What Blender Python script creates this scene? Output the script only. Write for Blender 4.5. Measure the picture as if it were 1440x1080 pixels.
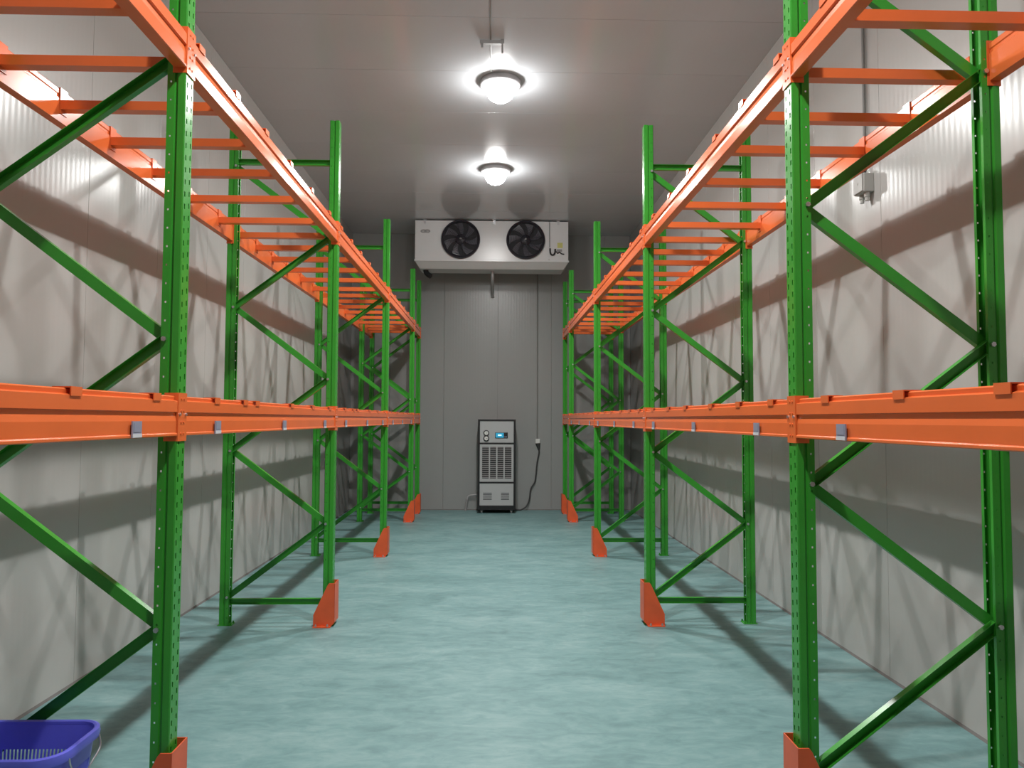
import bpy, bmesh, math, random
from mathutils import Vector, Matrix
random.seed(7)
scene = bpy.context.scene
COL = scene.collection
for o in list(bpy.data.objects):
    bpy.data.objects.remove(o)

# ------------------------------------------------------------------ camera
FPX, YAW, PITCH, ROLL, EYE = 1047.0, 0.0266, 0.0477, -0.0039, 1.62
fwd = Vector((math.sin(YAW) * math.cos(PITCH), math.cos(YAW) * math.cos(PITCH), math.sin(PITCH)))
rt = Vector((math.cos(YAW), -math.sin(YAW), 0))
up = rt.cross(fwd)
cr, sr = math.cos(ROLL), math.sin(ROLL)
cx_, cy_ = rt * cr - up * sr, rt * sr + up * cr
M = Matrix((cx_, cy_, -fwd)).transposed().to_4x4()
M.translation = (0, 0, EYE)
cam_data = bpy.data.cameras.new('camera')
cam_data.sensor_width = 36.0
cam_data.lens = FPX / 1440.0 * 36.0
cam_data.clip_start = 0.02
cam = bpy.data.objects.new('camera', cam_data)
COL.objects.link(cam)
cam.matrix_world = M
scene.camera = cam

# ------------------------------------------------------------------ world, exposure
w = bpy.data.worlds.new('world')
scene.world = w
w.use_nodes = True
w.node_tree.nodes['Background'].inputs[0].default_value = (0.02, 0.02, 0.022, 1)
w.node_tree.nodes['Background'].inputs[1].default_value = 1.0
vs = scene.view_settings
vs.view_transform = 'Standard'
vs.look = 'None'
vs.gamma = 1.0
vs.use_curve_mapping = False
vs.exposure = 0.2
LAMP_WATTS = 56.0
LAMP_COLOR = (1.0, 0.99, 0.97)

# ------------------------------------------------------------------ dimensions (metres)
L = 2.97
YA = 3.03
WL, WR = 1.248, 1.233            # aisle face of the posts, left and right
DEP = 0.88                       # frame depth
XL, XR = -2.54, 2.506            # side walls
HC = 4.98                        # ceiling
YB, YF = 13.42, -3.1             # back wall, wall behind the camera
FRAMES = [YA - L, YA, YA + L, YA + 2 * L, YA + 3 * L, 12.95]
TOPZ = 4.03
B1, B2 = 1.549, 3.040            # undersides of the two beam levels
BH = 0.160
LAMPS = [(0.066, 7.25), (0.031, 9.85), (0.11, 4.50), (0.12, 1.75)]

# ------------------------------------------------------------------ materials
def nt(name):
    m = bpy.data.materials.new(name)
    m.use_nodes = True
    return m, m.node_tree, m.node_tree.nodes['Principled BSDF']

def paint(name, col, rough=0.35, var=0.08, scale=6.0, metal=0.0, bump=0.0, spec=0.5, bscale=200.0):
    m, t, b = nt(name)
    n = t.nodes.new('ShaderNodeTexNoise')
    n.inputs['Scale'].default_value = scale
    n.inputs['Detail'].default_value = 4
    tc = t.nodes.new('ShaderNodeTexCoord')
    t.links.new(tc.outputs['Object'], n.inputs['Vector'])
    r = t.nodes.new('ShaderNodeValToRGB')
    r.color_ramp.elements[0].position = 0.3
    r.color_ramp.elements[1].position = 0.7
    r.color_ramp.elements[0].color = tuple(c * (1 - var) for c in col) + (1,)
    r.color_ramp.elements[1].color = tuple(min(1, c * (1 + var)) for c in col) + (1,)
    t.links.new(n.outputs['Fac'], r.inputs['Fac'])
    t.links.new(r.outputs['Color'], b.inputs['Base Color'])
    b.inputs['Roughness'].default_value = rough
    b.inputs['Metallic'].default_value = metal
    b.inputs['Specular IOR Level'].default_value = spec
    if bump:
        n2 = t.nodes.new('ShaderNodeTexNoise')
        n2.inputs['Scale'].default_value = bscale
        t.links.new(tc.outputs['Object'], n2.inputs['Vector'])
        bp = t.nodes.new('ShaderNodeBump')
        bp.inputs['Strength'].default_value = bump
        bp.inputs['Distance'].default_value = 0.002
        t.links.new(n2.outputs['Fac'], bp.inputs['Height'])
        t.links.new(bp.outputs['Normal'], b.inputs['Normal'])
    return m

def emis(name, col, s):
    m, t, b = nt(name)
    b.inputs['Base Color'].default_value = (0.9, 0.9, 0.9, 1) if s > 3 else tuple(col) + (1,)
    b.inputs['Emission Color'].default_value = tuple(col) + (1,)
    b.inputs['Emission Strength'].default_value = s
    m.cycles.emission_sampling = 'NONE' if s < 20 else 'AUTO'   # small emitters carry little light
    return m

def panel_mat(name, col, axis, rough, bstr, period=0.05):
    """painted steel sandwich panel: fine rolled ribs along one axis, light soiling"""
    m, t, b = nt(name)
    tc = t.nodes.new('ShaderNodeTexCoord')
    n = t.nodes.new('ShaderNodeTexNoise')
    n.inputs['Scale'].default_value = 0.9
    n.inputs['Detail'].default_value = 6
    t.links.new(tc.outputs['Object'], n.inputs['Vector'])
    r = t.nodes.new('ShaderNodeValToRGB')
    r.color_ramp.elements[0].position = 0.25
    r.color_ramp.elements[1].position = 0.75
    r.color_ramp.elements[0].color = tuple(c * 0.93 for c in col) + (1,)
    r.color_ramp.elements[1].color = tuple(col) + (1,)
    t.links.new(n.outputs['Fac'], r.inputs['Fac'])
    t.links.new(r.outputs['Color'], b.inputs['Base Color'])
    wv = t.nodes.new('ShaderNodeTexWave')
    wv.wave_type = 'BANDS'
    wv.bands_direction = axis
    wv.wave_profile = 'SIN'
    wv.inputs['Scale'].default_value = 0.314 / period
    wv.inputs['Distortion'].default_value = 0.0
    t.links.new(tc.outputs['Object'], wv.inputs['Vector'])
    bp = t.nodes.new('ShaderNodeBump')
    bp.inputs['Strength'].default_value = bstr
    bp.inputs['Distance'].default_value = 0.002
    t.links.new(wv.outputs['Fac'], bp.inputs['Height'])
    t.links.new(bp.outputs['Normal'], b.inputs['Normal'])
    b.inputs['Roughness'].default_value = rough
    return m

def floor_mat():
    m, t, b = nt('floor_paint')
    tc = t.nodes.new('ShaderNodeTexCoord')
    mp = t.nodes.new('ShaderNodeMapping')
    mp.inputs['Scale'].default_value = (0.8, 1.7, 1)
    t.links.new(tc.outputs['Object'], mp.inputs['Vector'])
    n = t.nodes.new('ShaderNodeTexNoise')
    n.inputs['Scale'].default_value = 1.5
    n.inputs['Detail'].default_value = 9
    n.inputs['Roughness'].default_value = 0.70
    n.inputs['Distortion'].default_value = 0.6
    t.links.new(mp.outputs['Vector'], n.inputs['Vector'])
    r = t.nodes.new('ShaderNodeValToRGB')
    e = r.color_ramp.elements
    e[0].position, e[1].position = 0.36, 0.66
    e[0].color = (0.116, 0.230, 0.236, 1)
    e[1].color = (0.262, 0.410, 0.410, 1)
    mid = e.new(0.5)
    mid.color = (0.172, 0.318, 0.322, 1)
    n3 = t.nodes.new('ShaderNodeTexNoise')
    n3.inputs['Scale'].default_value = 7.0
    n3.inputs['Detail'].default_value = 8
    n3.inputs['Roughness'].default_value = 0.65
    n3.inputs['Distortion'].default_value = 1.0
    t.links.new(mp.outputs['Vector'], n3.inputs['Vector'])
    mx = t.nodes.new('ShaderNodeMix')
    mx.inputs['Factor'].default_value = 0.42
    t.links.new(n.outputs['Fac'], mx.inputs['A'])
    t.links.new(n3.outputs['Fac'], mx.inputs['B'])
    t.links.new(mx.outputs['Result'], r.inputs['Fac'])
    t.links.new(r.outputs['Color'], b.inputs['Base Color'])
    n2 = t.nodes.new('ShaderNodeTexNoise')
    n2.inputs['Scale'].default_value = 22
    n2.inputs['Detail'].default_value = 6
    t.links.new(tc.outputs['Object'], n2.inputs['Vector'])
    bp = t.nodes.new('ShaderNodeBump')
    bp.inputs['Strength'].default_value = 0.25
    bp.inputs['Distance'].default_value = 0.004
    t.links.new(n2.outputs['Fac'], bp.inputs['Height'])
    t.links.new(bp.outputs['Normal'], b.inputs['Normal'])
    rr = t.nodes.new('ShaderNodeMapRange')
    rr.inputs['To Min'].default_value = 0.38
    rr.inputs['To Max'].default_value = 0.6
    t.links.new(n.outputs['Fac'], rr.inputs['Value'])
    t.links.new(rr.outputs['Result'], b.inputs['Roughness'])
    return m

MT = dict(
    green=paint('green_paint', (0.044, 0.335, 0.034), 0.24, 0.07, 5, bump=0.05),
    orange=paint('orange_paint', (0.84, 0.170, 0.045), 0.21, 0.04, 4, bump=0.015),
    guard=paint('guard_paint', (0.80, 0.120, 0.035), 0.4, 0.08, 8),
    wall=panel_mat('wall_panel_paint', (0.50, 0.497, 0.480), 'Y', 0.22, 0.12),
    wallx=panel_mat('end_wall_panel_grey', (0.33, 0.335, 0.33), 'X', 0.28, 0.12),  # end walls, a darker grey than the side panels
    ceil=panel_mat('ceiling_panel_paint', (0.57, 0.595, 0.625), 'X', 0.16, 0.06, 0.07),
    wallend=panel_mat('end_side_panel_grey', (0.29, 0.293, 0.288), 'Y', 0.28, 0.12),  # rearmost panel on each side, darker grey than its neighbours
    core=paint('panel_joint_sealant', (0.16, 0.155, 0.15), 0.8),
    floor=floor_mat(),
    white=paint('white_enamel', (0.46, 0.47, 0.475), 0.28, 0.03, 3),
    enamel=paint('cooler_enamel', (0.74, 0.75, 0.76), 0.25, 0.02, 3),
    offwhite=paint('white_plastic', (0.74, 0.74, 0.71), 0.45, 0.03),
    grey=paint('grey_metal', (0.30, 0.30, 0.30), 0.45, 0.06),
    lampgrey=paint('lamp_housing_grey', (0.42, 0.42, 0.43), 0.45, 0.05),
    steel=paint('zinc_steel', (0.62, 0.62, 0.64), 0.35, 0.06, metal=0.9),
    black=paint('black_paint', (0.014, 0.014, 0.016), 0.4, 0.1),
    fan=paint('fan_black', (0.022, 0.020, 0.030), 0.4, 0.1),
    blade=paint('fan_blade_grey', (0.10, 0.10, 0.12), 0.4, 0.1),
    dark=paint('dark_cavity', (0.03, 0.032, 0.036), 0.7, 0.1),
    tag=paint('tag_holder_blue_grey', (0.30, 0.32, 0.42), 0.3, 0.05),
    paper=paint('tag_paper', (0.66, 0.68, 0.72), 0.5, 0.03),
    yellow=paint('yellow_sticker', (0.62, 0.60, 0.20), 0.5, 0.03),
    blue=paint('blue_plastic', (0.145, 0.155, 0.80), 0.33, 0.06, 9),
    teal=emis('display_blue', (0.02, 0.22, 0.36), 0.8),
    glow=emis('display_glow', (0.45, 0.9, 1.0), 1.6),
    cover=emis('lamp_cover', LAMP_COLOR, 72.0),
    cable=paint('black_cable', (0.05, 0.05, 0.05), 0.5, 0.1),
    conduit=paint('grey_conduit', (0.22, 0.22, 0.21), 0.4, 0.05),
    box=paint('junction_box_grey', (0.50, 0.50, 0.48), 0.4, 0.04),
)

# ------------------------------------------------------------------ mesh helpers
class MB:
    def __init__(s):
        s.v, s.f, s.m = [], [], []
    def add(s, vs, fs, mi=0):
        k = len(s.v)
        s.v += [tuple(p) for p in vs]
        s.f += [tuple(i + k for i in f) for f in fs]
        s.m += [mi] * len(fs)
        return s
    def box(s, x0, x1, y0, y1, z0, z1, mi=0):
        v = [(x, y, z) for x in (x0, x1) for y in (y0, y1) for z in (z0, z1)]
        f = [(0, 1, 3, 2), (4, 6, 7, 5), (0, 4, 5, 1), (2, 3, 7, 6), (0, 2, 6, 4), (1, 5, 7, 3)]
        return s.add(v, f, mi)
    def prism(s, poly, axis, a, b, mi=0):
        """2-D polygon extruded along axis between a and b; poly gives the other two coordinates in xyz order"""
        def P(p, t):
            q = list(p)
            q.insert(axis, t)
            return tuple(q)
        n = len(poly)
        v = [P(p, a) for p in poly] + [P(p, b) for p in poly]
        f = [(i, (i + 1) % n, (i + 1) % n + n, i + n) for i in range(n)]
        f += [tuple(range(n))[::-1], tuple(range(n, 2 * n))]
        return s.add(v, f, mi)
    def sweep(s, prof, p0, p1, ydir, mi=0):
        """closed profile (a, b) extruded from p0 to p1; b runs along ydir"""
        p0, p1 = Vector(p0), Vector(p1)
        d = (p1 - p0).normalized()
        yd = Vector(ydir)
        yd = (yd - d * yd.dot(d)).normalized()
        xd = yd.cross(d)
        n = len(prof)
        v = [p0 + xd * a + yd * b for a, b in prof] + [p1 + xd * a + yd * b for a, b in prof]
        f = [(i, (i + 1) % n, (i + 1) % n + n, i + n) for i in range(n)]
        f += [tuple(range(n))[::-1], tuple(range(n, 2 * n))]
        return s.add(v, f, mi)
    def cyl(s, p0, p1, r, n=16, r1=None, mi=0):
        p0, p1 = Vector(p0), Vector(p1)
        d = (p1 - p0).normalized()
        a = d.orthogonal().normalized()
        b = d.cross(a)
        r1 = r if r1 is None else r1
        c = [(math.cos(2 * math.pi * i / n), math.sin(2 * math.pi * i / n)) for i in range(n)]
        v = [p0 + (a * x + b * y) * r for x, y in c] + [p1 + (a * x + b * y) * r1 for x, y in c]
        f = [(i, (i + 1) % n, (i + 1) % n + n, i + n) for i in range(n)]
        f += [tuple(range(n))[::-1], tuple(range(n, 2 * n))]
        return s.add(v, f, mi)
    def lathe(s, prof, c, axis=2, n=32, mi=0):
        """prof: (radius, height along axis); axis 1 or 2"""
        v, f = [], []
        k = len(prof)
        for i in range(n):
            t = 2 * math.pi * i / n
            for r, h in prof:
                if axis == 2:
                    v.append((c[0] + r * math.cos(t), c[1] + r * math.sin(t), c[2] + h))
                else:
                    v.append((c[0] + r * math.cos(t), c[1] + h, c[2] + r * math.sin(t)))
        for i in range(n):
            j = (i + 1) % n
            for q in range(k - 1):
                f.append((i * k + q, j * k + q, j * k + q + 1, i * k + q + 1))
        return s.add(v, f, mi)
    def tube(s, pts, r, n=8, smooth=4, mi=0):
        P = [Vector(p) for p in pts]
        if smooth and len(P) > 2:
            Q = []
            for i in range(len(P) - 1):
                a, b, c, d = P[max(i - 1, 0)], P[i], P[i + 1], P[min(i + 2, len(P) - 1)]
                for q in range(smooth):
                    t = q / smooth
                    Q.append(0.5 * ((2 * b) + (c - a) * t + (2 * a - 5 * b + 4 * c - d) * t * t + (3 * b - a - 3 * c + d) * t ** 3))
            Q.append(P[-1])
            P = Q
        v, f = [], []
        nrm = None
        for i, p in enumerate(P):
            d = (P[min(i + 1, len(P) - 1)] - P[max(i - 1, 0)]).normalized()
            nrm = d.orthogonal().normalized() if nrm is None else (nrm - d * nrm.dot(d)).normalized()
            b = d.cross(nrm)
            for q in range(n):
                t = 2 * math.pi * q / n
                v.append(p + (nrm * math.cos(t) + b * math.sin(t)) * r)
        for i in range(len(P) - 1):
            for q in range(n):
                f.append((i * n + q, i * n + (q + 1) % n, (i + 1) * n + (q + 1) % n, (i + 1) * n + q))
        f.append(tuple(range(n))[::-1])
        f.append(tuple(range((len(P) - 1) * n, len(P) * n)))
        return s.add(v, f, mi)
    def mesh(s, name, mats, smooth=False, bevel=0.0, merge=False):
        me = bpy.data.meshes.new(name)
        me.from_pydata(s.v, [], s.f)
        for m in (mats if isinstance(mats, (list, tuple)) else [mats]):
            me.materials.append(MT[m] if isinstance(m, str) else m)
        for p, i in zip(me.polygons, s.m):
            p.material_index = i
        bm = bmesh.new()
        bm.from_mesh(me)
        if merge:
            bmesh.ops.remove_doubles(bm, verts=bm.verts, dist=1e-5)
        bmesh.ops.recalc_face_normals(bm, faces=bm.faces)
        if bevel:
            es = [e for e in bm.edges if len(e.link_faces) == 2 and e.calc_face_angle(0) > 0.6]
            bmesh.ops.bevel(bm, geom=es, offset=bevel, segments=2, profile=0.6, affect='EDGES', clamp_overlap=True)
        bm.to_mesh(me)
        bm.free()
        if smooth:
            for p in me.polygons:
                p.use_smooth = True
            try:
                me.set_sharp_from_angle(angle=math.radians(40))
            except Exception:
                pass
        me.update()
        return me
    def build(s, name, mats, parent=None, **k):
        return link(name, s.mesh(name, mats, **k), parent)

def link(name, me, parent=None, loc=None, rz=0.0):
    o = bpy.data.objects.new(name, me)
    COL.objects.link(o)
    if parent is not None:
        o.parent = parent
    if loc is not None:
        o.location = loc
    if rz:
        o.rotation_euler = (0, 0, rz)
    return o

def tag(o, label, cat, group=None, kind=None):
    o['label'] = label
    o['category'] = cat
    if group:
        o['group'] = group
    if kind:
        o['kind'] = kind
    return o

def empty(name, loc, label, cat, group=None):
    o = bpy.data.objects.new(name, None)
    COL.objects.link(o)
    o.location = loc
    o.empty_display_size = 0.1
    return tag(o, label, cat, group)

# children of an Empty are modelled in world coordinates and shifted by it
def child(mb, name, mats, parent, origin, **k):
    o = mb.build(name, mats, None, **k)
    o.parent = parent
    o.location = -Vector(origin)
    return o

# ------------------------------------------------------------------ room shell
PW, GAP, PT = 0.97, 0.003, 0.03
tag(MB().box(XL - 0.2, XR + 0.2, YF - 0.2, YB + 0.2, -0.15, 0.0).build('floor', 'floor'),
    'blue-green painted concrete floor with cloudy worn patches', 'floor', kind='structure')

def panel_mesh(name, lx, ly, lz, mat):
    return MB().box(0, lx, 0, ly, 0, lz).mesh(name, mat, bevel=0.0015)

wl_ = tag(MB().box(XL - 0.15, XL - 0.02, YF - 0.15, YB + 0.15, 0, HC).build('wall_left', 'core'),
          'pale steel-panelled wall behind the left rack', 'wall', kind='structure')
wr_ = tag(MB().box(XR + 0.02, XR + 0.15, YF - 0.15, YB + 0.15, 0, HC).build('wall_right', 'core'),
          'pale steel-panelled wall behind the right rack', 'wall', kind='structure')
wb_ = tag(MB().box(XL - 0.02, XR + 0.02, YB + 0.02, YB + 0.15, 0, HC).build('wall_back', 'core'),
          'grey-white panelled end wall behind the dehumidifier', 'wall', kind='structure')
wf_ = tag(MB().box(XL - 0.02, XR + 0.02, YF - 0.15, YF - 0.02, 0, HC).build('wall_front', 'core'),
          'pale panelled wall behind the viewer', 'wall', kind='structure')
ce_ = tag(MB().box(XL - 0.15, XR + 0.15, YF - 0.15, YB + 0.15, HC + 0.02, HC + 0.15).build('ceiling', 'core'),
          'glossy grey-white panelled ceiling with two lamps', 'ceiling', kind='structure')
side = panel_mesh('wall_panel', PT, PW - GAP, HC, 'wall')
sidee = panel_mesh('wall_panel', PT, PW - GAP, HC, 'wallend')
y = YB
while y > YF + 0.01:
    h = min(PW, y - YF)
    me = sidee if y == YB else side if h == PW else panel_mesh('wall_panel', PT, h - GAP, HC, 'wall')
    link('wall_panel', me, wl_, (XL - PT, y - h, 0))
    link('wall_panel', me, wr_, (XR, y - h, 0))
    y -= h
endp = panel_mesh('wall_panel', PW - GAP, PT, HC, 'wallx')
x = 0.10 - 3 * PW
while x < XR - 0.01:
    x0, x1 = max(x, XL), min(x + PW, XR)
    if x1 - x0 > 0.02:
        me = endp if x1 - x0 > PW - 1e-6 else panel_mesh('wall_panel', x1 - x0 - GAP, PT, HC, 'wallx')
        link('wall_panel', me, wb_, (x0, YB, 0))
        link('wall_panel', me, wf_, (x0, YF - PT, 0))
    x += PW
cp = panel_mesh('ceiling_panel', XR - XL, PW - GAP, PT, 'ceil')
y = 8.02 - 12 * PW
while y < YB - 0.01:
    y0, y1 = max(y, YF), min(y + PW, YB)
    if y1 - y0 > 0.02:
        me = cp if y1 - y0 > PW - 1e-6 else panel_mesh('ceiling_panel', XR - XL, y1 - y0 - GAP, PT, 'ceil')
        link('ceiling_panel', me, ce_, (XL, y0, HC))
    y += PW

seal = 0.010
tag(MB().prism([(XL, 0), (XL + seal, 0), (XL, seal * 1.4)], 1, YF, YB).build('baseboard_left', 'core'), 'thin dark sealant bead where the left wall meets the floor', 'sealant', kind='structure')
tag(MB().prism([(XR, 0), (XR - seal, 0), (XR, seal * 1.4)], 1, YF, YB).build('baseboard_right', 'core'), 'thin dark sealant bead where the right wall meets the floor', 'sealant', kind='structure')
tag(MB().prism([(YB, 0), (YB - seal, 0), (YB, seal * 1.4)], 0, XL, XR).build('baseboard_back', 'core'), 'thin dark sealant bead where the end wall meets the floor', 'sealant', kind='structure')

# ------------------------------------------------------------------ rack parts (shared meshes)
def post_mesh():
    """perforated open steel upright; front face at x = 0 looking to +x, back lips at x = -0.075"""
    H = TOPZ
    m = MB()
    half = [(-0.075, 0.020), (-0.075, 0.036), (-0.045, 0.036), (-0.041, 0.029), (-0.035, 0.029),
            (-0.030, 0.039), (-0.004, 0.040), (0.0, 0.036), (0.0, 0.026), (0.0, 0.016), (0.0, 0.0)]
    T = 0.0024
    def strip(a, b, z0, z1):
        a, b = Vector((a[0], a[1], 0)), Vector((b[0], b[1], 0))
        d = (b - a).normalized()
        n = Vector((-d.y, d.x, 0))
        # wall thickness goes inwards
        c = Vector((-0.037, 0, 0))
        if n.dot(c - (a + b) / 2) < 0:
            n = -n
        q = [a, b, b + n * T, a + n * T]
        v = [(p.x, p.y, z0) for p in q] + [(p.x, p.y, z1) for p in q]
        m.add(v, [(0, 1, 5, 4), (1, 2, 6, 5), (2, 3, 7, 6), (3, 0, 4, 7), (0, 3, 2, 1), (4, 5, 6, 7)])
    def holes(a, b, pitch, hh, z0):
        z = z0
        prev = 0.0
        while z + hh < H - 0.01:
            strip(a, b, prev, z)
            prev = z + hh
            z += pitch
        strip(a, b, prev, H)
    for sg in (1, -1):
        pl = [(p[0], p[1] * sg) for p in half]
        for i in range(len(pl) - 1):
            a, b = pl[i], pl[i + 1]
            if i == 8:
                holes(a, b, 0.05, 0.021, 0.06 + (0.012 if sg > 0 else 0))
            elif i == 1:
                a1, b1 = (-0.064, a[1]), (-0.057, a[1])
                strip(a, a1, 0, H)
                holes(a1, b1, 0.075, 0.008, 0.05)
                strip(b1, b, 0, H)
            else:
                strip(a, b, 0, H)
    return m.mesh('post', 'green')

POST = post_mesh()
FOOT = MB().box(-0.100, 0.010, -0.044, 0.044, 0.0, 0.006)
for yy in (-0.03, 0.03):
    FOOT.cyl((-0.09, yy, 0.006), (-0.09, yy, 0.022), 0.007, 6)
FOOT = FOOT.mesh('foot_plate', 'green')

def brace_profile():
    a, d, t = 0.0225, 0.030, 0.002
    return [(-a, 0), (a, 0), (a, d), (a - t, d), (a - t, t), (-a + t, t), (-a + t, d), (-a, d)]

BP = brace_profile()
X1, X2 = 0.060, DEP - 0.060     # brace ends measured from the left post's outer face
NODES = [0.22 + 0.572 * k for k in range(7)]
DIAG = []
for k in range(6):
    a = (X1 if k % 2 == 0 else X2, NODES[k])
    b = (X2 if k % 2 == 0 else X1, NODES[k + 1])
    m = MB()
    if k % 2 == 0:       # rising away from the left post: open side towards the viewer
        m.sweep(BP, (a[0], -0.001, a[1]), (b[0], -0.001, b[1]), (0, -1, 0))
    else:                # falling: web towards the viewer
        m.sweep(BP, (a[0], 0.001, a[1]), (b[0], 0.001, b[1]), (0, 1, 0))
    DIAG.append(m.mesh('diagonal_brace', 'green'))
HOR = [MB().sweep(BP, (X1, -0.001, z), (X2, -0.001, z), (0, -1, 0)).mesh('horizontal_brace', 'green') for z in (0.185, 3.69)]
BOLT = MB().cyl((0, -0.043, 0), (0, 0.043, 0), 0.006, 8).cyl((0, -0.048, 0), (0, -0.039, 0), 0.0105, 6).cyl((0, 0.039, 0), (0, 0.048, 0), 0.0105, 6).mesh('bolt', 'steel')

# beam section: (x towards the aisle, z), front face near x = 0
BEAM_PROF = [(-0.004, 0.0), (0.000, 0.003), (0.000, 0.010), (-0.005, 0.014), (-0.005, 0.060), (-0.011, 0.090),
             (-0.011, 0.093), (-0.002, 0.096), (-0.002, 0.139), (-0.008, 0.142), (-0.015, 0.144), (-0.014, 0.156), (-0.018, BH),
             (-0.046, BH), (-0.049, 0.156), (-0.049, 0.135), (-0.045, 0.130), (-0.045, 0.118), (-0.050, 0.112), (-0.050, 0.0)]

def beam_mesh(length):
    return MB().prism(BEAM_PROF, 1, 0.0, length).mesh('load_beam', 'orange', bevel=0.0)

# L-shaped end connector hooked over the post: front leg on the perforated face, side leg carries the beam end
def conn_mesh(sg):
    m = MB()
    z0, z1 = -0.020, BH + 0.012
    y0, y1 = sorted((0.0, sg * -0.0405))
    m.box(0.0005, 0.0045, y0, y1, z0, z1)             # on the post's front face
    y0, y1 = sorted((sg * 0.0005, sg * -0.0035))
    m.box(-0.052, 0.0045, y0, y1, z0, z1)             # against the post's side
    for zz in (0.01, 0.055, 0.10, 0.148):
        m.cyl((0.0045, sg * -0.028, zz), (0.0075, sg * -0.028, zz), 0.005, 8)
    return m.mesh('end_connector', 'orange')

CONN = {1: conn_mesh(1), -1: conn_mesh(-1)}
PIN = MB().cyl((0.004, 0, 0.086), (0.010, 0, 0.086), 0.0055, 8).mesh('safety_pin', 'steel')
TAG = MB().box(0.0, 0.005, -0.034, 0.034, 0.0, 0.058, 0).box(0.005, 0.0062, -0.026, 0.026, 0.020, 0.052, 0).box(0.005, 0.0066, -0.0335, 0.0335, 0.001, 0.014, 1).mesh('label_holder', ['tag', 'paper'])

BARLEN = DEP - 0.10
def bar_mesh():
    # hat-shaped support bar lying between the two beams; x 0..BARLEN
    t = 0.003
    p = [(-0.027, 0), (-0.027, 0.044), (0.027, 0.044), (0.027, 0), (0.024, 0), (0.024, 0.041), (-0.024, 0.041), (-0.024, 0)]
    m = MB().prism([(a, b) for a, b in p], 0, 0.0, BARLEN)
    m.box(0.0, BARLEN, -0.0245, 0.0245, 0.0, 0.003)
    return m.mesh('support_bar', 'orange')
BAR = bar_mesh()
# hook: plate over the beam top, lip folded down over its front shoulder
HZ = 0.100   # beam top above the bar's underside
HOOK = (MB().box(-0.0005, 0.0035, -0.030, 0.030, -0.020, HZ + 0.004).box(0.0035, 0.056, -0.030, 0.030, HZ, HZ + 0.004)
        .box(0.0525, 0.056, -0.030, 0.030, HZ - 0.024, HZ).mesh('hook', 'orange'))

BARS_UP = {-1: [0.11, 0.56, 1.03, 1.53, 2.07, 2.63], 1: [0.11, 0.57, 1.02, 1.58, 2.09, 2.62]}
BARS_LOW = {-1: [0.38, 0.77, 0.96, 1.65, 2.20, 2.74], 1: [0.23, 0.67, 1.14, 1.70, 2.16, 2.66]}
TAG_AT = [0.42, 1.46, 2.56]

def rack(sg):
    """sg -1: left of the aisle, +1: right. Local frame of each part is placed in world metres."""
    xf = -WL if sg < 0 else WR            # aisle face
    xr = xf + sg * DEP                    # wall-side face
    xleft = min(xf, xr)
    sidew = 'left' if sg < 0 else 'right'
    org = Vector((xf, FRAMES[1], 0))
    R = empty('pallet_rack', org, 'tall green and orange pallet rack along the %s wall' % sidew, 'rack', 'pallet racks lining the aisle')
    face_in = 0.0 if sg < 0 else math.pi          # local +x looks at the aisle
    face_out = math.pi if sg < 0 else 0.0
    def put(name, me, parent, loc, rz=0.0):
        o = link(name, me)
        o.parent = parent
        o.location = Vector(loc) - (org if parent is R else Vector((0, 0, 0)))
        o.rotation_euler = (0, 0, rz)
        return o
    for Y in FRAMES:
        for xx, rz in ((xf, face_in), (xr, face_out)):
            p = put('post', POST, R, (xx, Y, 0.006), rz)
            put('foot_plate', FOOT, p, (0, 0, -0.006))
        for k, me in enumerate(DIAG):
            if sg < 0 and k == 5 and Y == FRAMES[1]:
                continue
            b = put('diagonal_brace', me, R, (xleft, Y, 0))
            put('bolt', BOLT, b, (X1 if k % 2 == 0 else X2, 0, NODES[k]))
            if k == 5:
                put('bolt', BOLT, b, (X1, 0, NODES[6]))
        for me in HOR:
            put('horizontal_brace', me, R, (xleft, Y, 0))
    for bi in range(len(FRAMES) - 1):
        y0, y1 = FRAMES[bi] + 0.0405, FRAMES[bi + 1] - 0.0405
        ln = y1 - y0
        key = round(ln, 4)
        if key not in BEAMS:
            BEAMS[key] = beam_mesh(ln - 0.008)
        for li, z in enumerate((B1, B2)):
            for xx, rz, front in ((xf, face_in, True), (xr, face_out, False)):
                flip = rz != 0.0
                # beam origin at its local y = 0 end
                b = put('load_beam', BEAMS[key], R, (xx + math.cos(rz) * 0.004, y1 - 0.004 if flip else y0 + 0.004, z), rz)
                ll = ln - 0.008
                for s2, yl in ((1, -0.004), (-1, ll + 0.004)):
                    put('end_connector', CONN[s2], b, (-0.004, yl, 0))
                    put('safety_pin', PIN, b, (-0.004, yl - s2 * 0.012, 0))
                if front and li == 0 and ln > 2:
                    for t in TAG_AT:
                        yl = t + random.uniform(-0.05, 0.05) - 0.04
                        put('label_holder', TAG, b, (0.0005, ll - yl if flip else yl, 0.002))
            offs = (BARS_LOW if li == 0 else BARS_UP)[sg]
            if ln < 2:
                offs = [0.14, 0.50, 0.86]
            for of in offs:
                yy = FRAMES[bi] + of
                xa = xleft + 0.05
                s = put('support_bar', BAR, R, (xa, yy, z + BH - HZ + 0.0005))
                put('hook', HOOK, s, (BARLEN, 0, 0))
                put('hook', HOOK, s, (0, 0, 0), math.pi)
    return R

BEAMS = {}
rack(-1)
rack(1)

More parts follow.
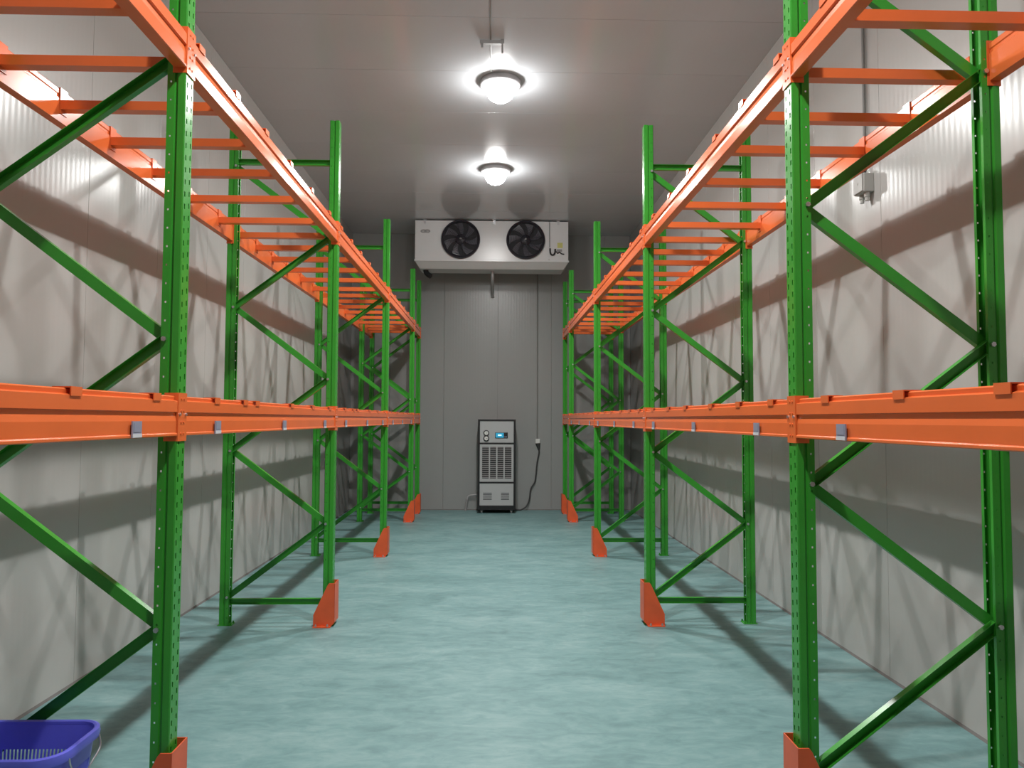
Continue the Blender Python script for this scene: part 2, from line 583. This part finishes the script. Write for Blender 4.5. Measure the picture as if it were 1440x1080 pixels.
# ------------------------------------------------------------------ orange post guards
def guard_mesh():
    """bent plate: tall front plate towards the aisle (+x) and two wings cut on a slope"""
    m = MB()
    t, hw, H, dp, tp = 0.005, 0.075, 0.335, 0.165, 0.045
    m.box(-t, 0, -hw, hw, 0.03, H)
    wing = [(0, 0.03), (0, H), (-tp, H), (-tp - 0.012, H - 0.015), (-dp, 0.09), (-dp, 0.0), (-0.03, 0.0)]
    for sg in (-1, 1):
        a, b = sorted((sg * hw, sg * (hw - t)))
        m.prism(wing, 1, a, b)
    return m.mesh('guard_plate', 'guard', bevel=0.0015)
GP = guard_mesh()
GF = MB()
for sg in (-1, 1):
    a, b = sorted((sg * 0.075, sg * 0.112))
    GF.box(-0.16, -0.025, a, b, 0, 0.006)
GF = GF.mesh('base_flange', 'guard')
GB = MB().cyl((0, 0, 0.006), (0, 0, 0.014), 0.010, 6).cyl((0, 0, 0.014), (0, 0, 0.024), 0.006, 8).mesh('anchor_bolt', 'steel')
ORD = ['nearest', 'second', 'third', 'fourth', 'last']
for sg in (-1, 1):
    for i in range(1, 6):
        xf = -WL + 0.026 if sg < 0 else WR - 0.026
        s = 'left' if sg < 0 else 'right'
        lab = {1: 'orange steel guard at the foot of the nearest %s rack post, cut by the frame' % s,
               2: 'orange steel guard at the second %s rack post, fully visible and largest' % s,
               3: 'orange steel guard at the third %s rack post, middle of the aisle' % s,
               4: 'orange steel guard at the fourth %s rack post, overlapping the last one' % s,
               5: 'dark orange steel guard at the last %s rack post beside the end wall' % s}[i]
        g = empty('post_guard', (xf, FRAMES[i], 0), lab, 'post guard', 'orange post guards along the aisle')
        rz = 0.0 if sg < 0 else math.pi
        g.rotation_euler = (0, 0, rz)
        link('guard_plate', GP, g)
        link('base_flange', GF, g)
        for bx in (-0.14, -0.05):
            for by in (-0.095, 0.095):
                link('anchor_bolt', GB, g, (bx, by, 0))

# ------------------------------------------------------------------ ceiling lamps
def lamp(i, x, y):
    labs = ['round white ceiling lamp nearer the viewer, glaring brightest',
            'round white ceiling lamp just before the fan cooler',
            'round white ceiling lamp just above the picture edge', 'round white ceiling lamp above the nearest rack bay']
    o = empty('ceiling_lamp', (x, y, HC), labs[i], 'lamp', 'ceiling lamps along the aisle')
    link('lamp_base', LB, o)
    link('glass_dome', LC, o)
    # the reflector sends the light downwards
    ld = bpy.data.lights.new('lamp_light', 'AREA')
    ld.shape = 'DISK'
    ld.size = 0.10
    ld.spread = math.radians(155)
    ld.energy = LAMP_WATTS
    ld.color = LAMP_COLOR
    link('lamp_light', ld, o, (0, 0, -0.216))
LB = MB().lathe([(0.0, 0.0), (0.195, 0.0), (0.200, -0.006), (0.200, -0.050), (0.185, -0.060), (0.168, -0.062), (0.0, -0.062)], (0, 0, 0), 2, 40).mesh('lamp_base', 'lampgrey', smooth=True, merge=True)
LC = MB().lathe([(0.150 * math.cos(t) ** 0.8, -0.062 - 0.150 * math.sin(t)) for t in [k * math.pi / 10 for k in range(6)]], (0, 0, 0), 2, 16).mesh('glass_dome', 'cover', smooth=True, merge=True)
for i, (x, y) in enumerate(LAMPS):
    lamp(i, x, y)

# cable and small bracket on the ceiling beside the first lamp
o = empty('cable_bracket', (-0.02, 6.45, HC), 'small dark angle bracket on the ceiling above the nearer lamp', 'bracket')
c = (-0.02, 6.45, HC)
child(MB().box(-0.125, 0.09, 6.435, 6.465, HC - 0.038, HC - 0.006).box(0.06, 0.09, 6.43, 6.47, HC - 0.006, HC), 'cross_bar', 'grey', o, c)
child(MB().box(0.066, 0.082, 6.44, 6.46, HC - 0.12, HC - 0.036), 'leg', 'grey', o, c)
child(MB().box(-0.115, -0.095, 6.44, 6.46, HC - 0.07, HC - 0.036), 'leg', 'grey', o, c)
tag(MB().tube([(-0.03, YF + 0.05, HC - 0.006), (-0.03, 3, HC - 0.006), (-0.03, 6.2, HC - 0.006), (-0.028, 7.05, HC - 0.006)], 0.006, 8, 2).build('ceiling_cable', 'conduit'),
    'thin grey cable running along the ceiling to the nearer lamp', 'cable')

# ------------------------------------------------------------------ unit cooler on the end wall
CY = 12.40
cx0, cx1, cz0, cz1 = -1.305, 1.27, 4.267, 4.950
c = Vector(((cx0 + cx1) / 2, CY, cz0))
K = empty('unit_cooler', c, 'white twin-fan unit cooler hanging under the ceiling at the end wall', 'air cooler')
m = MB()
m.box(cx0, cx1, CY + 0.012, CY + 0.62, cz0 + 0.05, cz1)
child(m, 'body', 'enamel', K, c, bevel=0.006)
# front plate with two round openings
FANS = [(-0.540, 4.637), (0.548, 4.637)]
FR = 0.300
def front_plate(x0, x1, z0, z1, holes, y0, y1):
    m = MB()
    xs = [x0]
    for (hx, hz) in holes:
        xs += [hx - FR - 0.01, hx + FR + 0.01]
    xs.append(x1)
    for i in range(len(xs) - 1):
        if i % 2 == 0:
            m.box(xs[i], xs[i + 1], y0, y1, z0, z1)
        else:
            hx, hz = holes[i // 2]
            a, b = xs[i], xs[i + 1]
            n = 48
            ring, outer = [], []
            for k in range(n):
                t = 2 * math.pi * (k + 0.5) / n
                dx, dz = math.cos(t), math.sin(t)
                ring.append((hx + FR * dx, hz + FR * dz))
                s = 1e9
                if dx > 0: s = min(s, (b - hx) / dx)
                if dx < 0: s = min(s, (a - hx) / dx)
                if dz > 0: s = min(s, (z1 - hz) / dz)
                if dz < 0: s = min(s, (z0 - hz) / dz)
                outer.append((hx + s * dx, hz + s * dz))
            v = [(p[0], y0, p[1]) for p in ring] + [(p[0], y0, p[1]) for p in outer]
            v += [(p[0], y1, p[1]) for p in ring]
            f = []
            for k in range(n):
                j = (k + 1) % n
                f.append((k, j, j + n, k + n))
                f.append((k, j, j + 2 * n, k + 2 * n))
            m.add(v, f)
            for cxx, czz in ((a, z0), (a, z1), (b, z0), (b, z1)):
                k = min(range(n), key=lambda q: (outer[q][0] - cxx) ** 2 + (outer[q][1] - czz) ** 2)
                # corner fillers
                cand = sorted(range(n), key=lambda q: (outer[q][0] - cxx) ** 2 + (outer[q][1] - czz) ** 2)[:2]
                m.add([(cxx, y0, czz), (outer[cand[0]][0], y0, outer[cand[0]][1]), (outer[cand[1]][0], y0, outer[cand[1]][1])], [(0, 1, 2)])
    return m
SEAM = 0.945
child(front_plate(cx0, SEAM - 0.004, cz0 + 0.03, cz1 + 0.008, FANS, CY, CY + 0.012), 'front_panel', 'enamel', K, c)
child(MB().box(SEAM + 0.004, cx1, CY, CY + 0.012, cz0 + 0.03, cz1 + 0.008), 'end_panel', 'enamel', K, c, bevel=0.003)
child(MB().box(cx0 - 0.012, cx1 + 0.012, CY - 0.016, CY + 0.03, cz0, cz0 + 0.030), 'front_lip', 'enamel', K, c, bevel=0.004)
tray = [(CY - 0.004, cz0), (CY + 0.62, cz0), (CY + 0.60, cz0 - 0.085), (CY + 0.14, cz0 - 0.10)]
m = MB()
v = [(cx0, tray[0][0], tray[0][1]), (cx1, tray[0][0], tray[0][1]), (cx1, tray[1][0], tray[1][1]), (cx0, tray[1][0], tray[1][1]),
     (cx0 + 0.07, tray[3][0], tray[3][1]), (cx1 - 0.07, tray[3][0], tray[3][1]), (cx1 - 0.07, tray[2][0], tray[2][1]), (cx0 + 0.07, tray[2][0], tray[2][1])]
m.add(v, [(0, 1, 2, 3), (4, 7, 6, 5), (0, 4, 5, 1), (1, 5, 6, 2), (2, 6, 7, 3), (3, 7, 4, 0)])
child(m, 'drip_tray', 'enamel', K, c, bevel=0.004)
# recess behind each fan, ring, blades, hub and wire guard
for fi, (fx, fz) in enumerate(FANS):
    ring = MB().lathe([(0.296, 0.011), (0.296, -0.055), (0.306, -0.062), (0.324, -0.050), (0.326, -0.004), (0.304, -0.002), (0.296, 0.011)], (fx, CY, fz), 1, 48)
    ring = child(ring, 'fan', 'fan', K, c, smooth=True, merge=True)
    def sub(mb, name, mat, **k):
        q = mb.build(name, mat, None, **k)
        q.parent = ring
        return q
    sub(MB().lathe([(0.0, 0.0115), (0.297, 0.0115), (0.297, 0.009), (0.0, 0.009)], (fx, CY, fz), 1, 48), 'fan_backplate', 'dark')
    sub(MB().lathe([(0.0, -0.040), (0.075, -0.038), (0.088, -0.028), (0.088, 0.008), (0.0, 0.008)], (fx, CY, fz), 1, 24), 'hub', 'fan', smooth=True)
    for b in range(7):
        t0 = 2 * math.pi * b / 7 + 0.3 + 0.5 * fi
        mm = MB()
        vv, n = [], 5
        for k in range(n + 1):
            r = 0.085 + (0.280 - 0.085) * k / n
            sw = 0.30 * (k / n) ** 1.3
            for (dt, dy) in ((0.0, -0.030), (0.50, -0.004)):
                t = t0 + sw + dt * (0.8 + 0.2 * k / n)
                for th in (0, 0.004):
                    vv.append((fx + r * math.cos(t), CY + dy + th, fz + r * math.sin(t)))
        ff = []
        for k in range(n):
            q, s = 4 * k, 4 * k + 4
            ff += [(q, q + 2, s + 2, s), (q + 1, s + 1, s + 3, q + 3), (q, s, s + 1, q + 1), (q + 2, q + 3, s + 3, s + 2)]
        ff += [(0, 1, 3, 2), (4 * n, 4 * n + 2, 4 * n + 3, 4 * n + 1)]
        mm.add(vv, ff)
        sub(mm, 'fan_blade', 'blade')
    g = MB()
    for r in [0.05 + 0.0265 * k for k in range(10)]:
        pts = [(fx + r * math.cos(t), CY - 0.066 - 0.022 * (1 - r / 0.31), fz + r * math.sin(t)) for t in [2 * math.pi * k / 32 for k in range(33)]]
        g.tube(pts, 0.0024, 5, 0)
    for k in range(8):
        t = 2 * math.pi * k / 8 + 0.2
        g.tube([(fx, CY - 0.088, fz), (fx + 0.31 * math.cos(t), CY - 0.062, fz + 0.31 * math.sin(t))], 0.0032, 6, 0)
    gd = sub(g, 'wire_guard', 'fan')
    sub(MB().cyl((fx, CY - 0.090, fz), (fx, CY - 0.082, fz), 0.014, 16), 'badge', 'grey')
for bx in (cx0 + 0.16, 0.02, cx1 - 0.17):
    child(MB().box(bx - 0.018, bx + 0.018, CY - 0.006, CY + 0.05, cz1 - 0.045, HC).box(bx - 0.03, bx + 0.03, CY - 0.006, CY + 0.10, HC - 0.008, HC), 'hanger', 'steel', K, c)
# small oval emblem, sticker and wiring on the end panel
lg = MB()
for (ox, rx) in ((-1.165, 0.045), (-1.105, 0.045)):
    pts = [(ox + rx * math.cos(t), CY - 0.002, 4.775 + 0.024 * math.sin(t)) for t in [2 * math.pi * k / 20 for k in range(21)]]
    lg.tube(pts, 0.007, 6, 0)
lg.box(-1.20, -1.07, CY - 0.003, CY + 0.001, 4.768, 4.782)
child(lg, 'emblem', 'grey', K, c)
st = child(MB().box(1.085, 1.175, CY - 0.002, CY + 0.001, 4.51, 4.60), 'warning_sticker', 'yellow', K, c)
child(MB().tube([(0.955, CY - 0.008, 4.94), (0.955, CY - 0.008, 4.75), (0.957, CY - 0.010, 4.52)], 0.006, 8, 3), 'cable_riser', 'conduit', K, c)
child(MB().tube([(0.962, CY - 0.012, 4.50), (0.965, CY - 0.014, 4.43), (0.985, CY - 0.016, 4.392), (1.02, CY - 0.016, 4.392), (1.045, CY - 0.014, 4.43), (1.048, CY - 0.012, 4.49)], 0.014, 8), 'cable_loop', 'black', K, c)
child(MB().tube([(1.07, CY - 0.006, 4.45), (1.09, CY - 0.008, 4.418), (1.12, CY - 0.008, 4.44), (1.15, CY - 0.008, 4.415), (1.185, CY - 0.006, 4.405), (1.20, CY - 0.006, 4.408)], 0.010, 8), 'control_wire', 'black', K, c)
child(MB().box(1.075, 1.165, CY - 0.004, CY + 0.001, 4.448, 4.488), 'rating_plate', 'grey', K, c)
child(MB().tube([(-1.16, CY + 0.30, cz0 - 0.06), (-1.13, CY + 0.29, cz0 - 0.15), (-1.06, CY + 0.26, cz0 - 0.205)], 0.045, 12), 'suction_pipe', 'black', K, c, smooth=True)
child(MB().tube([(-0.005, CY + 0.35, cz0 - 0.08), (-0.005, CY + 0.35, cz0 - 0.20), (-0.003, CY + 0.55, cz0 - 0.30), (0, YB - 0.06, cz0 - 0.36), (0, YB - 0.03, cz0 - 0.44)], 0.026, 12), 'drain_pipe', 'lampgrey', K, c, smooth=True)

# ------------------------------------------------------------------ dehumidifier
dx0, dx1, dy0, dy1, dz = -0.243, 0.412, 12.94, 13.36, 1.622
c = Vector(((dx0 + dx1) / 2, (dy0 + dy1) / 2, 0))
D = empty('dehumidifier', c, 'upright white dehumidifier with black frame standing at the end wall', 'dehumidifier')
m = MB()
fw = 0.034
zb, z1, z2, zt = 0.105, 0.530, 1.205, dz
m.box(dx0, dx0 + fw, dy0, dy1, 0.06, dz).box(dx1 - fw, dx1, dy0, dy1, 0.06, dz)
for za, zc in ((0.06, 0.135), (z1 - 0.014, z1 + 0.014), (z2 - 0.014, z2 + 0.014), (dz - 0.032, dz)):
    m.box(dx0 + fw, dx1 - fw, dy0, dy1, za, zc)
child(m, 'frame', 'black', D, c, bevel=0.003)
px0, px1 = dx0 + fw + 0.001, dx1 - fw - 0.001
top = child(MB().box(px0, px1, dy0 + 0.006, dy0 + 0.03, z2 + 0.015, dz - 0.033), 'control_panel', 'white', D, c, bevel=0.002)
child(MB().box(px0, px1, dy0 + 0.03, dy1 - 0.004, 0.136, dz - 0.033), 'cabinet', 'white', D, c)
bot = child(MB().box(px0, px1, dy0 + 0.006, dy0 + 0.03, 0.136, z1 - 0.015), 'lower_panel', 'white', D, c, bevel=0.002)
def part(mb, name, mats, par, **k):
    q = mb.build(name, mats, None, **k)
    q.parent = par
    return q
for gz in (1.385, 1.292):
    gx = dx0 + 0.145
    part(MB().lathe([(0.0, 0.004), (0.050, 0.004), (0.050, -0.012), (0.040, -0.014), (0.036, -0.006), (0.0, -0.006)], (gx, dy0, gz), 1, 28), 'gauge', 'black', top, smooth=True)
    part(MB().lathe([(0.0, -0.0075), (0.034, -0.0075), (0.034, -0.005), (0.0, -0.005)], (gx, dy0, gz), 1, 24).box(gx - 0.003, gx + 0.022, dy0 - 0.010, dy0 - 0.0075, gz - 0.002, gz + 0.003, 1), 'gauge_face', ['offwhite', 'black'], top)
part(MB().box(0.055, 0.275, dy0 - 0.006, dy0 + 0.008, 1.297, 1.395), 'display_housing', 'black', top, bevel=0.004)
part(MB().box(0.065, 0.205, dy0 - 0.008, dy0 - 0.005, 1.305, 1.387), 'display', 'teal', top)
part(MB().box(0.105, 0.165, dy0 - 0.0095, dy0 - 0.0075, 1.338, 1.358), 'digits', 'glow', top)
for kx in (0.225, 0.250):
    part(MB().box(kx - 0.008, kx + 0.008, dy0 - 0.009, dy0 - 0.005, 1.31, 1.328), 'button', 'tag', top)
# middle air grille: frame, mullions and louvres
gx0, gx1, gz0, gz1 = dx0 + 0.075, dx1 - 0.072, z1 + 0.070, z2 - 0.062
m = MB()
m.box(px0, gx0, dy0 + 0.006, dy0 + 0.03, z1 + 0.015, z2 - 0.015).box(gx1, px1, dy0 + 0.006, dy0 + 0.03, z1 + 0.015, z2 - 0.015)
m.box(gx0, gx1, dy0 + 0.006, dy0 + 0.03, z1 + 0.015, gz0).box(gx0, gx1, dy0 + 0.006, dy0 + 0.03, gz1, z2 - 0.015)
gr = child(m, 'grille_panel', 'white', D, c)
part(MB().box(gx0, gx1, dy0 + 0.0265, dy0 + 0.0295, gz0, gz1), 'grille_back', 'dark', gr)
for k in range(1, 4):
    xx = gx0 + (gx1 - gx0) * k / 4
    part(MB().box(xx - 0.011, xx + 0.011, dy0 + 0.005, dy0 + 0.026, gz0, gz1), 'mullion', 'white', gr)
NS = 16
for k in range(NS):
    zz = gz0 + (gz1 - gz0) * (k + 0.5) / NS
    part(MB().prism([(dy0 + 0.009, zz - 0.004), (dy0 + 0.024, zz + 0.006), (dy0 + 0.024, zz + 0.009), (dy0 + 0.009, zz - 0.001)], 0, gx0, gx1), 'louvre', 'grey', gr)
for vx0, vx1 in ((dx0 + 0.095, dx0 + 0.245), (dx0 + 0.405, dx0 + 0.545)):
    for k in range(5):
        zz = 0.235 + 0.027 * k
        part(MB().box(vx0, vx1, dy0 + 0.0045, dy0 + 0.008, zz, zz + 0.011), 'vent_slot', 'dark', bot)
for qx in (dx0 + 0.07, dx1 - 0.07):
    for qy in (dy0 + 0.06, dy1 - 0.06):
        child(MB().cyl((qx - 0.014, qy, 0.030), (qx + 0.014, qy, 0.030), 0.030, 18).box(qx - 0.020, qx + 0.020, qy - 0.02, qy + 0.02, 0.034, 0.062), 'caster', 'grey', D, c)

# power feed on the end wall
tag(MB().cyl((0.815, YB - 0.010, 1.27), (0.815, YB - 0.010, cz0 + 0.05), 0.011, 10).build('conduit_pipe', 'conduit'),
    'thin grey conduit running down the end wall from the cooler', 'conduit')
c = Vector((0.822, YB, 1.23))
S = empty('wall_socket', c, 'small white wall socket at the foot of the end wall conduit', 'socket')
child(MB().box(0.785, 0.860, YB - 0.035, YB, 1.195, 1.275), 'socket_box', 'offwhite', S, c, bevel=0.006)
c = Vector((0.825, YB - 0.06, 1.19))
P = empty('power_cable', c, 'black power cable with plug hanging from wall socket to dehumidifier', 'cable')
child(MB().cyl((0.825, YB - 0.02, 1.194), (0.845, YB - 0.025, 1.08), 0.045, 14, 0.016), 'plug', 'cable', P, c, smooth=True)
child(MB().tube([(0.845, YB - 0.025, 1.085), (0.845, YB - 0.03, 1.02), (0.815, YB - 0.03, 0.86), (0.79, YB - 0.03, 0.62), (0.77, YB - 0.03, 0.50), (0.70, YB - 0.035, 0.38),
                 (0.675, YB - 0.04, 0.20), (0.62, YB - 0.07, 0.08), (0.53, YB - 0.12, 0.022), (0.46, YB - 0.10, 0.015), (0.405, YB - 0.09, 0.02)], 0.013, 8, 5), 'cord', 'cable', P, c, smooth=True)
# drain hose stub left of the dehumidifier
c = Vector((-0.45, YB - 0.05, 0))
H = empty('drain_hose', c, 'short drain pipe and hose on the floor left of the dehumidifier', 'hose')
child(MB().cyl((-0.465, YB - 0.06, 0.0), (-0.435, YB - 0.06, 0.20), 0.024, 12).cyl((-0.465, YB - 0.06, 0), (-0.465, YB - 0.06, 0.012), 0.034, 12), 'standpipe', 'grey', H, c, smooth=True)
child(MB().tube([(-0.436, YB - 0.06, 0.19), (-0.425, YB - 0.06, 0.235), (-0.39, YB - 0.06, 0.265), (-0.32, YB - 0.07, 0.275), (-0.258, YB - 0.08, 0.285)], 0.014, 8), 'hose', 'lampgrey', H, c, smooth=True)

# ------------------------------------------------------------------ junction box and conduit on the right wall
by = 4.83
c = Vector((XR, by, 3.15))
J = empty('junction_box', c, 'small grey junction box with cable glands on the right wall', 'junction box')
child(MB().box(XR - 0.070, XR, by - 0.065, by + 0.065, 3.13, 3.255), 'box', 'box', J, c, bevel=0.006)
child(MB().box(XR - 0.080, XR - 0.069, by - 0.060, by + 0.060, 3.135, 3.250).cyl((XR - 0.083, by, 3.195), (XR - 0.079, by, 3.195), 0.008, 8), 'lid', 'box', J, c, bevel=0.003)
for gy in (by - 0.035, by + 0.03):
    child(MB().cyl((XR - 0.035, gy, 3.075), (XR - 0.035, gy, 3.131), 0.014, 12).cyl((XR - 0.035, gy, 3.10), (XR - 0.035, gy, 3.131), 0.019, 8), 'cable_gland', 'box', J, c)
child(MB().cyl((XR - 0.035, by + 0.01, 3.254), (XR - 0.035, by + 0.01, 3.285), 0.020, 12), 'top_gland', 'black', J, c)
tag(MB().cyl((XR - 0.020, by + 0.01, 3.285), (XR - 0.020, by + 0.01, HC), 0.011, 10).build('conduit_pipe', 'conduit'),
    'thin grey conduit running down the right wall to the junction box', 'conduit')

# ------------------------------------------------------------------ blue basket
def basket():
    x0, x1, y0, y1, H = -2.06, -1.485, 2.635, 2.965, 0.45
    cx, cy = (x0 + x1) / 2, (y0 + y1) / 2
    c = Vector((cx, cy, 0))
    B = empty('plastic_basket', c, 'blue slotted plastic basket in the bottom left corner of the picture', 'basket')
    def outline(z, off=0.0, n=14, ns=56):
        k = 0.80 + 0.20 * z / H
        a, b = (x1 - x0) / 2 * k + off, (y1 - y0) / 2 * k + off
        r = min(0.085 * k + off, a, b)
        pts = []
        corners = [(a - r, b - r, 0), (-a + r, b - r, math.pi / 2), (-a + r, -b + r, math.pi), (a - r, -b + r, 1.5 * math.pi)]
        for i, (qx, qy, t0) in enumerate(corners):
            arc = [(qx + r * math.cos(t0 + math.pi / 2 * j / n), qy + r * math.sin(t0 + math.pi / 2 * j / n)) for j in range(n + 1)]
            pts += arc
            nx = corners[(i + 1) % 4]
            e = (nx[0] + r * math.cos(nx[2]), nx[1] + r * math.sin(nx[2]))
            s = arc[-1]
            for j in range(1, ns):
                pts.append((s[0] + (e[0] - s[0]) * j / ns, s[1] + (e[1] - s[1]) * j / ns))
        return [(cx + p[0], cy + p[1]) for p in pts]
    zs = [0.012, 0.05, 0.10, 0.112, 0.165, 0.177, 0.23, 0.242, 0.295, 0.307, 0.355, 0.40, H]
    slot_rows = {2 - 1, 3, 5, 7, 9}
    rows_o = [outline(z) for z in zs]
    rows_i = [outline(z, -0.003) for z in zs]
    n = len(rows_o[0])
    m = MB()
    v = [(p[0], p[1], z) for r, z in zip(rows_o, zs) for p in r] + [(p[0], p[1], z) for r, z in zip(rows_i, zs) for p in r]
    N = n * len(zs)
    f = []
    solid = lambda q, j: not (q in slot_rows and j % 2 == 0)
    for q in range(len(zs) - 1):
        for j in range(n):
            k = (j + 1) % n
            a, b, d, e = q * n + j, q * n + k, (q + 1) * n + k, (q + 1) * n + j
            if solid(q, j):
                f.append((a, b, d, e))
                f.append((a + N, e + N, d + N, b + N))
                if not solid(q, (j + 1) % n): f.append((b, b + N, d + N, d))
                if not solid(q, (j - 1) % n): f.append((a, e, e + N, a + N))
            else:
                f.append((a, b, b + N, a + N))
                f.append((e, e + N, d + N, d))
    m.add(v, f)
    child(m, 'side_wall', 'blue', B, c)
    bt = outline(zs[0])
    m = MB()
    m.prism([p for p in bt], 2, 0.0, 0.014)
    child(m, 'bottom', 'blue', B, c)
    # rolled rim
    o1, o2 = outline(H, 0.014), outline(H, -0.004)
    m = MB()
    n = len(o1)
    vv = []
    for (ro, zz) in ((o2, H - 0.004), (o2, H + 0.006), (outline(H, 0.004), H + 0.010), (o1, H + 0.006), (outline(H, 0.017), H - 0.010), (outline(H, 0.014), H - 0.026), (outline(H, 0.011), H - 0.026), (outline(H, 0.011), H - 0.004)):
        vv += [(p[0], p[1], zz) for p in ro]
    ff = []
    for q in range(8):
        q2 = (q + 1) % 8
        for j in range(n):
            k = (j + 1) % n
            ff.append((q * n + j, q * n + k, q2 * n + k, q2 * n + j))
    m.add(vv, ff)
    child(m, 'rim', 'blue', B, c, smooth=True)
    # wire handle folded down against the right side
    xr_ = x1 + 0.012
    child(MB().tube([(xr_, y1 - 0.06, H - 0.02), (xr_ + 0.012, y1 - 0.075, H - 0.06), (xr_ + 0.006, y1 - 0.13, H - 0.10), (xr_ - 0.004, cy, H - 0.14), (xr_ + 0.002, y0 + 0.11, H - 0.10), (xr_ + 0.004, y0 + 0.075, H - 0.05), (xr_, y0 + 0.07, H - 0.02)], 0.0032, 8, 6), 'wire_handle', 'steel', B, c, smooth=True)
basket()
